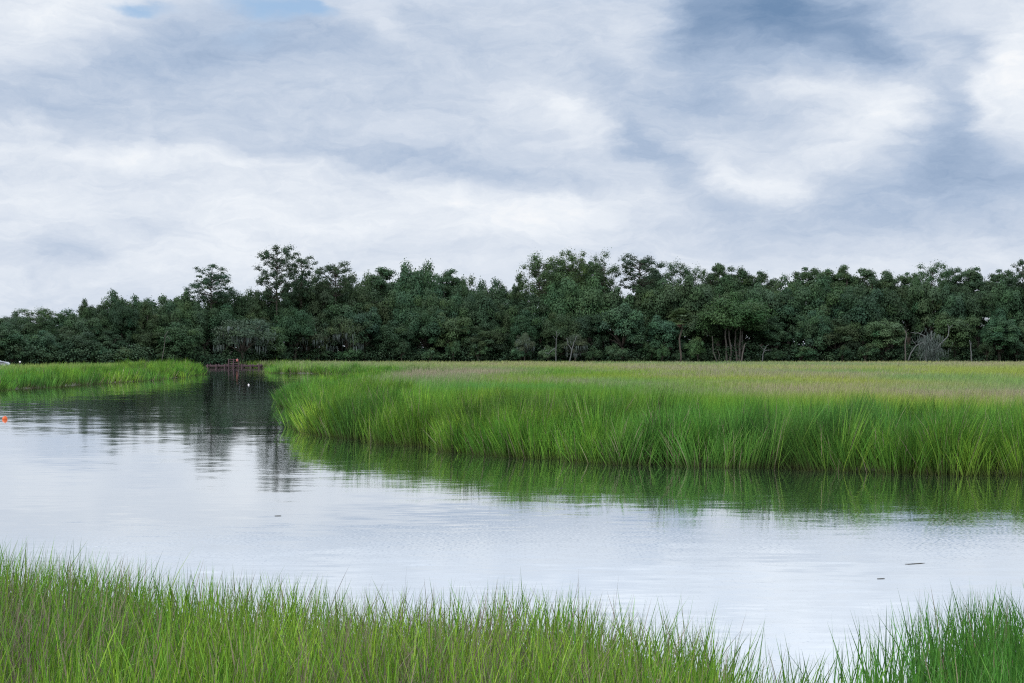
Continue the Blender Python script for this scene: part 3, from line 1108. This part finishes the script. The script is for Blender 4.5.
# named skyline trees
rowtree(211, 264, 12, 50, [pines[3]], '', '', tint(1, 0), H0=16, R0=4.3, rz=0.4, label='lone pine with a domed open crown left of the twin pines')
rowtree(277, 245, 10, 44, [pines[0]], '', '', tint(0.9, 0), H0=16, R0=4.3, rz=2.2, label='tallest pine, ragged and tiered, the left one of the twin pines')
rowtree(301, 253, 11, 34, [pines[1]], '', '', tint(0.9, 0), H0=16, R0=3.3, rz=1.0, label='slightly lower slender pine, the right one of the twin pines')
rowtree(335, 261, 10, 38, [pines[2]], '', '', tint(1.0, 0.05), H0=16, R0=4.2, rz=0.2, label='flat topped pine on a bare reddish trunk right of the twin pines')
rowtree(418, 262, 14, 58, [oaks[2]], '', '', tint(1.0, 0), H0=10, R0=5.6, rz=1.2, label='broad oak on the skyline with a broad domed crown left of the central dip')
rowtree(541, 253, 13, 42, [airy[0]], '', '', tint(1.1, 0.1), H0=16, R0=4.0, rz=0.3, label='open crowned oak at the left end of the high central clump')
rowtree(574, 249, 14, 36, [airy[1]], '', '', tint(1.25, 0.15), H0=16, R0=4.0, rz=2.0, label='highest open crowned oak, light green, in the central clump')
rowtree(603, 251, 13, 34, [airy[2]], '', '', tint(1.0, 0.05), H0=16, R0=4.0, rz=1.0, label='compact rounded tree crown between the light oak and the windswept pine')
rowtree(640, 254, 14, 50, [pines[2]], '', '', tint(1.0, 0.05), H0=16, R0=4.2, rz=3.6, label='windswept flat crowned pine at the right end of the central clump')
rowtree(679, 260, 12, 30, [airy[0]], '', '', tint(0.95, 0.0), H0=16, R0=4.0, rz=4.0, label='small airy round crown standing alone right of the central clump')
rowtree(931, 262, 14, 40, [airy[1]], '', '', tint(1.0, 0.0), H0=16, R0=4.0, rz=5.0, label='open crowned oak rising above the woods over the mossy dead tree')
rowtree(1024, 256, 11, 24, [pines[1]], '', '', tint(0.9, 0.0), H0=16, R0=3.3, rz=3.0, label='right edge pine, cut off by the frame, above the woods')

# middle row and front row
def skyline_at(px):
    xs = [s[0] for s in sorted(SK)]
    ys = [s[1] for s in sorted(SK)]
    return np.interp(px, xs, ys)


px = -40.0
while px < 1090:
    st = float(skyline_at(px))
    top = st + random.uniform(8, 24)
    w_ = random.uniform(40, 62)
    if px < 200:
        top = st + random.uniform(6, 18)
        w_ = random.uniform(34, 50)
    rowtree(px, top, 9 + random.uniform(-1.5, 1.5), w_, oaks, 'middle', 'broad dark tree', tint(random.choice([0.75, 0.9, 1.0, 1.15]), random.choice([-0.06, 0.0, 0.08])), H0=10, R0=4.9)
    px += w_ * random.uniform(0.50, 0.68)
px = -30.0
while px < 1080:
    st = float(skyline_at(px))
    top = random.uniform(303, 324) if px > 200 else random.uniform(318, 332)
    w_ = random.uniform(38, 58)
    if 215 < px < 262 or 700 < px < 765 or 905 < px < 948:
        px += 12
        continue
    rowtree(px, top, 3.5 + random.uniform(-1.2, 1.2), w_, oaks, 'front', 'bushy green oak', tint(random.choice([0.75, 0.85, 1.0, 1.15]), random.choice([-0.08, 0.0, 0.1])), H0=10, R0=4.9)
    px += w_ * random.uniform(0.60, 0.85)
# small edge shrubs
px = -20.0
while px < 1070:
    w_ = random.uniform(16, 34)
    if not (205 < px < 266 or 722 < px < 770 or 903 < px < 952):
        rowtree(px, random.uniform(337, 350), 0.5 + random.uniform(-0.8, 0.5), w_, shrubs, 'edge', 'low round shrub', tint(random.choice([0.8, 1.0, 1.25]), random.choice([-0.05, 0.05])), 'shrub', H0=4, R0=2.9)
    px += w_ * random.uniform(0.8, 1.7)

# trees with a look of their own at the foot of the woods
rowtree(243, 318, 1.5, 72, [mossy[0]], '', '', (0.90, 1.0, 1.1), H0=8, R0=5.0, rz=0.3, label='wide grey green oak hung with moss, right behind the dock')
rowtree(306, 322, 2.0, 52, [mossy[1]], '', '', (1.1, 1.05, 1.0), H0=8, R0=5.0, rz=1.3, label='mossy oak at the shore below the twin pines')
rowtree(349, 316, 2.0, 44, [mossy[0]], '', '', (0.95, 1.05, 0.9), H0=8, R0=5.0, rz=2.6, label='mossy oak with pale green clumps below the flat topped pine')
rowtree(524, 333, -0.5, 26, [mossy[1]], '', '', (1.5, 1.35, 1.45), H0=8, R0=5.0, rz=2.0, label='small pale grey tree at the left of the grey thicket')
rowtree(548, 345, -1.0, 24, [shrubs[0]], '', '', (1.7, 1.5, 1.6), 'shrub', H0=4, R0=2.9, rz=2.0, label='low silvery grey shrub in the middle of the grey thicket')
rowtree(575, 334, -0.5, 30, [mossy[0]], '', '', (1.25, 1.15, 1.2), H0=8, R0=5.0, rz=4.0, label='tangled grey tree at the right of the grey thicket')
rowtree(697, 337, -0.5, 26, [shrubs[1]], '', '', (1.35, 1.4, 1.2), 'shrub', H0=4, R0=2.9, rz=1.0, label='pale green shrub at the meadow edge below the palmetto')
rowtree(662, 344, -0.5, 18, [shrubs[0]], '', '', (1.3, 1.4, 1.3), 'shrub', H0=4, R0=2.9, rz=1.5, label='small pale shrub left of the palmetto trunk')
rowtree(1000, 318, 0.5, 44, [oaks[3]], '', '', (0.95, 1.1, 1.15), H0=10, R0=4.2, rz=1.5, label='bluish green oak at the meadow edge by the right frame edge')
rowtree(748, 308, 9, 50, [oaks[1]], '', '', (0.85, 0.85, 0.85), H0=10, R0=4.6, rz=1.5, label='dark tree standing close behind the cluster of pale trunks')
rowtree(722, 306, 9, 46, [oaks[3]], '', '', (0.85, 0.88, 0.85), H0=10, R0=4.2, rz=2.5, label='dark tree behind and left of the cluster of pale trunks')
mt = make_oak(205, H=10, R=6.2, low=0.27, nclump=80, per=230, size=0.28, name='multi_stemmed_oak', bark=M_PALEBARK, green=(0.046, 0.085, 0.030), stems=5)
rowtree(734, 297, 1.0, 84, [mt], '', '', (0.95, 1.08, 1.05), H0=10, R0=6.2, rz=0.15, label='broad green oak standing on a cluster of pale trunks')


def dead_tree(name, label, limbs, Y, mat=M_BONE, moss=None, cat='dead tree'):
    """limbs given as picture points and a radius, all about Y metres away"""
    p0 = PT(*limbs[0][0][0], Y)
    gz_ = float(ground_z(np.array([p0[0]]), np.array([Y]))[0])
    root = empty(name, (p0[0], Y, gz_))
    rng = np.random.default_rng(int(abs(p0[0]) * 100))
    off = np.array([p0[0], Y, gz_])
    for i, (pl, r0, r1) in enumerate(limbs):
        dz = rng.normal(0, 0.5)
        pts = []
        for j, (a, b) in enumerate(pl):
            q = PT(a, b, Y) - off
            q[1] += dz * j * 0.5 * (i > 0)
            pts.append(q)
        if i == 0:
            pts[0][2] = -0.3
        pts = np.array(pts)
        # smooth
        tt = np.linspace(0, len(pts) - 1, len(pts) * 3 - 2)
        pp = np.column_stack([np.interp(tt, np.arange(len(pts)), pts[:, c]) for c in range(3)])
        pp[1:-1] += rng.normal(0, 0.04, pp[1:-1].shape)
        mb = MB()
        mb.tube(pp, np.linspace(r0, r1, len(pp)), 7)
        mb.build('trunk' if i == 0 else 'limb', mat, root, smooth=True)
    if moss:
        mb = MB()
        for (a, b, rx, ry, nn_) in moss:
            for j in range(nn_):
                q = PT(a + rng.normal(0, rx), b + rng.normal(0, ry), Y) - off
                q[1] += rng.normal(0, 0.6)
                L = rng.uniform(0.4, 1.3)
                q[2] = max(q[2], L + 0.1)
                w = rng.uniform(0.015, 0.04)
                mb.tube([q, q + (rng.normal(0, 0.12), 0, -L * 0.5), q + (rng.normal(0, 0.2), 0, -L)], [0.02, w, 0.02], 4)
        tag(mb.build('hanging_moss', M_MOSS, root), kind='stuff')
    return tag(root, label, cat)


dead_tree('dead_tree', 'small bleached forked dead tree alone at the meadow edge right of the pale trunks',
          [([(761, 361), (763, 354), (764.5, 349)], 0.09, 0.06), ([(764, 352), (767, 349.5), (772, 350)], 0.06, 0.03), ([(764.5, 350), (767, 346), (769, 344)], 0.05, 0.02),
           ([(764.3, 350), (761.5, 347.5), (760, 345)], 0.04, 0.02)], 236)
dead_tree('dead_tree', 'mossy dead tree with arching pale limbs at the meadow edge',
          [([(925, 361), (927, 350), (931, 341), (932, 331)], 0.22, 0.05), ([(908, 361), (911, 353), (916, 345), (923, 342)], 0.13, 0.05), ([(928, 352), (936, 349), (943, 342), (949, 336), (950, 327), (948, 324)], 0.15, 0.04),
           ([(926, 350), (925, 336), (918, 333), (911, 333)], 0.12, 0.04), ([(950, 328), (953, 325)], 0.05, 0.02), ([(916, 345), (913, 339)], 0.05, 0.02), ([(928, 345), (921, 349), (918, 356)], 0.06, 0.03)], 235.5, moss=[(929, 344, 6, 6, 420), (934, 352, 6, 4, 240)])
dead_tree('dead_tree', 'thin crooked bleached trunk right of the mossy dead tree', [([(972, 361), (971, 352), (970.5, 346), (969.5, 340)], 0.12, 0.06), ([(970.6, 347), (972.5, 342)], 0.05, 0.02)], 237)
dead_tree('dead_tree', 'dark bare broken trunk just left of the mossy dead tree', [([(905.5, 361), (905.5, 345), (906, 333), (905, 330)], 0.12, 0.07), ([(906, 333), (908, 329)], 0.04, 0.02)], 237, mat=M_PALEBARK)
dead_tree('dead_tree', 'leaning pale snag with a broken top right of the pale trunks', [([(741, 361), (742.5, 353), (744.5, 345), (745, 344)], 0.12, 0.10), ([(744.6, 345), (745.8, 343)], 0.09, 0.05)], 237, mat=M_PALEBARK)
dead_tree('dead_tree', 'slim pale bare stem left of the pale trunks', [([(719, 361), (713, 352), (712.5, 342), (712, 336)], 0.08, 0.04), ([(719, 361), (719.5, 355), (718, 350)], 0.05, 0.02)], 237, mat=M_PALEBARK)
dead_tree('dead_tree', 'upright grey bare trunk in the middle of the grey thicket', [([(555.5, 361), (556, 345), (557, 336), (556, 331)], 0.09, 0.03), ([(556, 340), (553, 336)], 0.04, 0.03), ([(556.5, 338), (560, 333)], 0.04, 0.03), ([(555.5, 348), (548, 354), (545, 352)], 0.07, 0.03)], 236)
dead_tree('dead_tree', 'leaning grey bare branchy trunk at the right of the grey thicket', [([(568, 361), (572, 350), (574, 342), (577, 336)], 0.12, 0.04), ([(572, 350), (568, 344), (567, 338)], 0.07, 0.03)], 236)
dead_tree('dead_tree', 'grey leaning bare limb low in the woods above the marsh at left', [([(160, 345), (166, 335), (171, 341)], 0.05, 0.02), ([(164, 338), (168, 331)], 0.05, 0.02)], 207, mat=M_PALEBARK)


def make_palmetto():
    rng = np.random.default_rng(3)
    Y = 231.5
    b = PT(680, 359, Y)
    root = empty('palmetto', (b[0], Y, 0.2))
    top = CAMH + (HZ - 319) / F * Y - 0.2
    t = MB()
    t.tube(wig((0, 0, -0.2), (0.1, 0, top), 6, 0.01, rng), np.linspace(0.15, 0.12, 6), 8)
    t.build('trunk', M_BARK, root, smooth=True)

    def fans(n, elo, ehi, L, col, name):
        V, Cc = [], []
        for i in range(n):
            a = rng.uniform(0, 2 * math.pi)
            e = rng.uniform(elo, ehi)
            dirv = np.array([math.cos(a) * math.cos(e), math.sin(a) * math.cos(e), math.sin(e)])
            c = np.array([0.1, 0, top]) + dirv * L * 0.75
            side = np.cross(dirv, (0, 0, 1))
            side /= np.linalg.norm(side)
            for s in range(13):
                f = (s - 6) / 6.0 * 1.35
                dd = dirv * math.cos(f) + side * math.sin(f)
                tip = c + dd * L * rng.uniform(0.55, 0.75) + np.array([0, 0, -0.18 * L])
                wv_ = np.cross(dd, (0.2, 0.1, 1))
                wv_ = wv_ / np.linalg.norm(wv_) * 0.11 * L
                m_ = (c + tip) / 2 + np.array([0, 0, 0.06])
                V.append(np.array([c, m_ + wv_, tip, m_ - wv_]))
                Cc.append(np.repeat(np.array([col]) * rng.uniform(0.7, 1.3), 4, axis=0))
        V = np.concatenate(V)
        o_ = mesh_from(name, V, [np.arange(len(V)).reshape(-1, 4)], M_LEAF, root, colors=np.concatenate(Cc))
        o_.color = (1, 1, 1, 1)
    fans(46, -0.35, 1.5, 1.55, (0.085, 0.13, 0.055), 'green_fronds')
    fans(5, -1.35, -0.9, 0.9, (0.30, 0.17, 0.15), 'dead_fronds')
    tag(root, 'palmetto with pale fan leaves and a skirt of pinkish dead fronds', 'palm tree')


make_palmetto()

# unique labels through the nearest landmark
LAND_OK = [l for l in LM]
for row, lst in pending.items():
    lst.sort(key=lambda t_: t_[0])
    cnt = {}
    keyed = []
    for px_, o_, look in lst:
        lm = min(LAND_OK, key=lambda l: abs(l[0] - px_))
        side = 'left' if px_ < lm[0] else 'right'
        keyed.append([abs(px_ - lm[0]), lm[1], side, o_, look])
    keyed.sort(key=lambda t_: t_[0])
    for _, lname, side, o_, look in keyed:
        n_ = cnt.get((lname, side), 0)
        cnt[(lname, side)] = n_ + 1
        rown = {'skyline': 'on skyline', 'middle': 'in middle row', 'front': 'in front row', 'edge': 'at woods edge'}[row]
        o_['label'] = f"{look} {rown}, {ORD[min(n_, 9)]} to the {side} of {lname}"
        o_['group'] = {'skyline': 'trees on the skyline of the woods', 'middle': 'trees in the middle row of the woods', 'front': 'oaks along the front of the woods', 'edge': 'low shrubs along the edge of the woods'}[row]

# dense undergrowth at the foot of the woods and the unbroken wood behind
def mass(name, label, xr, dyr, zr, n, size, seed, green, cat):
    r_ = np.random.default_rng(seed)
    X = r_.uniform(xr[0], xr[1], n)
    Yw = wood_line(X) + r_.uniform(dyr[0], dyr[1], n)
    nn_ = fbm(X * 0.25, Yw * 0.1, seed)
    Z = 0.3 + zr * nn_ * r_.uniform(0, 1, n)
    C_ = np.column_stack([X, Yw, Z])
    V, q, Cc = leaf_cloud(C_, r_.uniform(0.5, 1.0, n) * (1 + zr * 0.10), 34, size, r_, green=green)
    o_ = mesh_from(name, V, [q], M_LEAF, colors=Cc)
    o_.color = (1, 1, 1, 1)
    return tag(o_, label, cat, kind='stuff')


mass('undergrowth', 'dark tangled undergrowth along the foot of the woods', (-130, 130), (0.5, 6.5), 4.0, 5200, 0.30, 81, (0.050, 0.090, 0.046), 'undergrowth')
mass('far_woods', 'unbroken dark woods closing the gaps behind the nearer trees', (-140, 140), (24, 30), 13.0, 5200, 0.7, 82, (0.046, 0.084, 0.044), 'woods')


# ------------------------------------------------------------------ dock
def dock():
    Y = 216.0
    a, b = PT(207, 366, Y), PT(262, 366, Y)
    cx = (a[0] + b[0]) / 2
    root = empty('dock', (cx, Y, 0))
    W = b[0] - a[0]
    m = MB()
    for i in range(26):
        x0 = -W / 2 + (i + 0.5) * W / 26
        m.box((x0, 0, 0.40 + 0.004 * math.sin(i * 5)), (W / 26 - 0.02, 1.8, 0.05))
    m.build('deck', M_DOCKTOP, root)
    m = MB()
    m.box((0, -0.85, 0.26), (W, 0.08, 0.22))
    m.box((0, 0.85, 0.26), (W, 0.08, 0.22))
    m.build('beam', M_DOCK, root)
    for i in range(7):
        for s in (-0.97, 0.97):
            m = MB()
            m.tube([(-W / 2 + 0.3 + i * (W - 0.6) / 6, s, -0.8), (-W / 2 + 0.3 + i * (W - 0.6) / 6, s, 0.58)], [0.11, 0.10], 8)
            m.build('piling', M_DOCK, root, smooth=True)
    # higher landing with rails
    x0 = PT(235, 366, Y)[0] - cx
    m = MB()
    m.box((x0, 0, 0.60), (1.6, 1.9, 0.07))
    m.build('landing', M_DOCKTOP, root)
    for dx_ in (-0.75, 0.0, 0.75):
        m = MB()
        m.tube([(x0 + dx_, -1.05, -0.8), (x0 + dx_, -1.05, 1.35)], [0.09, 0.08], 8)
        m.build('rail_post', M_DOCK, root, smooth=True)
    m = MB()
    m.box((x0, -1.0, 1.25), (1.6, 0.06, 0.10))
    m.box((x0, -1.0, 0.95), (1.6, 0.06, 0.08))
    m.build('handrail', M_DOCK, root)
    tag(root, 'low dark red wooden dock at the creek end under the mossy oak', 'dock')
    r2 = empty('hanging_buoy', (cx + x0 + 0.55, Y - 1.20, 0.95))
    m = MB()
    m.lathe([(0.001, 0.42), (0.05, 0.40), (0.12, 0.30), (0.14, 0.16), (0.10, 0.03), (0.001, 0.0)], 12)
    m.build('float', M_RED, r2, smooth=True)
    m = MB()
    m.tube([(0, 0, 0.42), (0.01, 0.08, 0.50)], 0.012, 5)
    m.build('cord', M_WHITEP, r2)
    tag(r2, 'small pinkish red buoy hanging on the dock railing', 'buoy')


dock()


def buoy(px, py, s, mat, mat2, label, split):
    x_, y_ = WL(px, py)
    root = empty('buoy', (x_, y_, 0))
    m = MB()
    m.lathe([(0.001, -0.5 * s), (0.35 * s, -0.42 * s), (0.55 * s, -0.1 * s), (0.56 * s, 0.15 * s)], 16)
    m.build('float_base', mat2, root, smooth=True)
    m = MB()
    m.lathe([(0.565 * s, 0.15 * s), (0.50 * s, 0.42 * s), (0.30 * s, 0.66 * s), (0.14 * s, 0.76 * s), (0.001, 0.78 * s)], 16)
    m.build('float_top', mat, root, smooth=True)
    m = MB()
    th = np.linspace(0, math.pi, 8)
    m.tube(np.column_stack([0.12 * s * np.cos(th), 0 * th, 0.76 * s + 0.16 * s * np.sin(th)]), 0.03 * s, 6)
    m.build('eye', M_METAL, root, smooth=True)
    root.rotation_euler = (0.15, 0.12, 0.3)
    tag(root, label, 'buoy')


buoy(4.8, 419.5, 0.19, M_ORANGE, M_ORANGE, 'small orange buoy floating alone on the bright water at the left edge', 0)
buoy(248.6, 385.0, 0.13, M_WHITEP, M_RED, 'small white and red buoy floating on dark water before the dock', 0)


def reed(px, py, length, ang, label):
    x_, y_ = WL(px, py)
    m = MB()
    t_ = np.linspace(-0.5, 0.5, 7)
    m.tube(np.column_stack([t_ * length, 0.03 * length * np.sin(t_ * 5), 0.004 + 0.01 * t_ ** 2]), [0.003, 0.005, 0.006, 0.007, 0.006, 0.005, 0.002], 6)
    o_ = m.build('floating_reed', M_REED, None, smooth=True)
    o_.location = (x_, y_, 0)
    o_.rotation_euler = (0, 0, ang)
    tag(o_, label, 'reed stem')


reed(915, 564, 0.32, 0.25, 'dark dead reed stem floating flat on the bright water at right')
reed(881, 579, 0.11, 0.1, 'short reed scrap floating left of and below the longer stem')
reed(278, 516, 0.12, 0.1, 'tiny dark reed scrap floating alone on the bright water left of centre')


# ------------------------------------------------------------------ car and post behind the left marsh
def car():
    Y = 196.0
    cx = PT(-8, 360, Y)[0]
    root = empty('parked_car', (cx, Y, 0.12))
    prof = [(-2.2, 0.35), (-2.2, 0.80), (-2.0, 0.92), (-1.55, 0.98), (-1.0, 1.42), (0.35, 1.47), (1.05, 1.05), (1.9, 0.93), (2.2, 0.75), (2.25, 0.35)]
    n_ = len(prof)
    v = [(x_, -0.85 if z_ < 1.1 else -0.70, z_) for x_, z_ in prof] + [(x_, 0.85 if z_ < 1.1 else 0.70, z_) for x_, z_ in prof]
    q = [(i, (i + 1) % n_, n_ + (i + 1) % n_, n_ + i) for i in range(n_)]
    me_v = np.array(v)
    tri = []
    for o_ in (0, n_):
        for i in range(1, n_ - 1):
            tri.append((o_, o_ + i, o_ + i + 1) if o_ == 0 else (o_, o_ + i + 1, o_ + i))
    mesh_from('body', me_v, [np.array(q), np.array(tri)], M_CAR, root)
    for s in (-1, 1):
        m = MB()
        y_ = 0.79 * s
        m.add([(-1.35, y_ * 1.03, 1.04), (0.85, y_ * 1.03, 1.06), (0.35, y_ * 0.92, 1.39), (-0.92, y_ * 0.92, 1.36)], [(0, 1, 2, 3) if s < 0 else (3, 2, 1, 0)])
        m.build('side_window', M_GLASS, root)
    for x_ in (-1.4, 1.4):
        for s in (-0.80, 0.80):
            m = MB()
            m.tube([(x_, s - 0.1, 0.32), (x_, s + 0.1, 0.32)], 0.32, 16)
            w_ = m.build('wheel', M_RUBBER, root, smooth=False)
            m = MB()
            m.tube([(x_, s * 1.14 - 0.02, 0.32), (x_, s * 1.14 + 0.02, 0.32)], 0.19, 12)
            m.build('rim', M_METAL, w_)
    tag(root, 'white car parked behind the marsh grass at the far left edge', 'car')
    Y = 190.0
    p = PT(20, 362, Y)
    r2 = empty('marker_post', (p[0], Y, 0.1))
    m = MB()
    m.tube([(0, 0, -0.2), (0, 0, 1.0)], 0.06, 8)
    m.build('post', M_PALEBARK, r2)
    m = MB()
    m.lathe([(0.12, 0.95), (0.13, 1.0), (0.12, 1.12), (0.001, 1.18)], 12)
    m.build('cap', M_WHITEP, r2)
    tag(r2, 'short post with a white cap behind the marsh right of the car', 'post')


car()

# ------------------------------------------------------------------ haze
HAZE = 0.0
if HAZE:
    m, nt, out = new_mat('humid_air')
    pv = nt.nodes.new('ShaderNodeVolumePrincipled')
    pv.inputs['Color'].default_value = (0.62, 0.80, 1.0, 1)
    pv.inputs['Density'].default_value = HAZE
    pv.inputs['Anisotropy'].default_value = 0.2
    nt.links.new(pv.outputs[0], out.inputs['Volume'])
    b = MB()
    b.box((0, 1850, 9), (6100, 4400, 24))
    hz = b.build('haze', m)
    tag(hz, 'faint humid haze over the creek and woods', 'haze', kind='stuff')

# ------------------------------------------------------------------ camera and render settings
cam = bpy.data.cameras.new('camera')
cam.lens = 50
cam.sensor_width = 36
cam.shift_y = (HZ - 341.5) / 1024.0
cam.clip_start = 0.1
cam.clip_end = 10000
co = bpy.data.objects.new('camera', cam)
co.location = (0, 0, CAMH)
co.rotation_euler = (math.radians(90), 0, 0)
COL.objects.link(co)
scene.camera = co
scene.render.engine = 'CYCLES'
scene.cycles.max_bounces = 6
scene.cycles.diffuse_bounces = 3
scene.cycles.glossy_bounces = 3
scene.cycles.transmission_bounces = 3
scene.cycles.volume_bounces = 0
scene.cycles.transparent_max_bounces = 4
scene.cycles.use_denoising = False
scene.cycles.filter_width = 1.2
scene.cycles.denoising_prefilter = 'ACCURATE'
scene.cycles.sample_clamp_indirect = 6
scene.view_settings.view_transform = 'Standard'
scene.view_settings.look = 'None'
scene.view_settings.exposure = 0.0
scene.view_settings.gamma = 1.0
scene.view_settings.use_curve_mapping = False
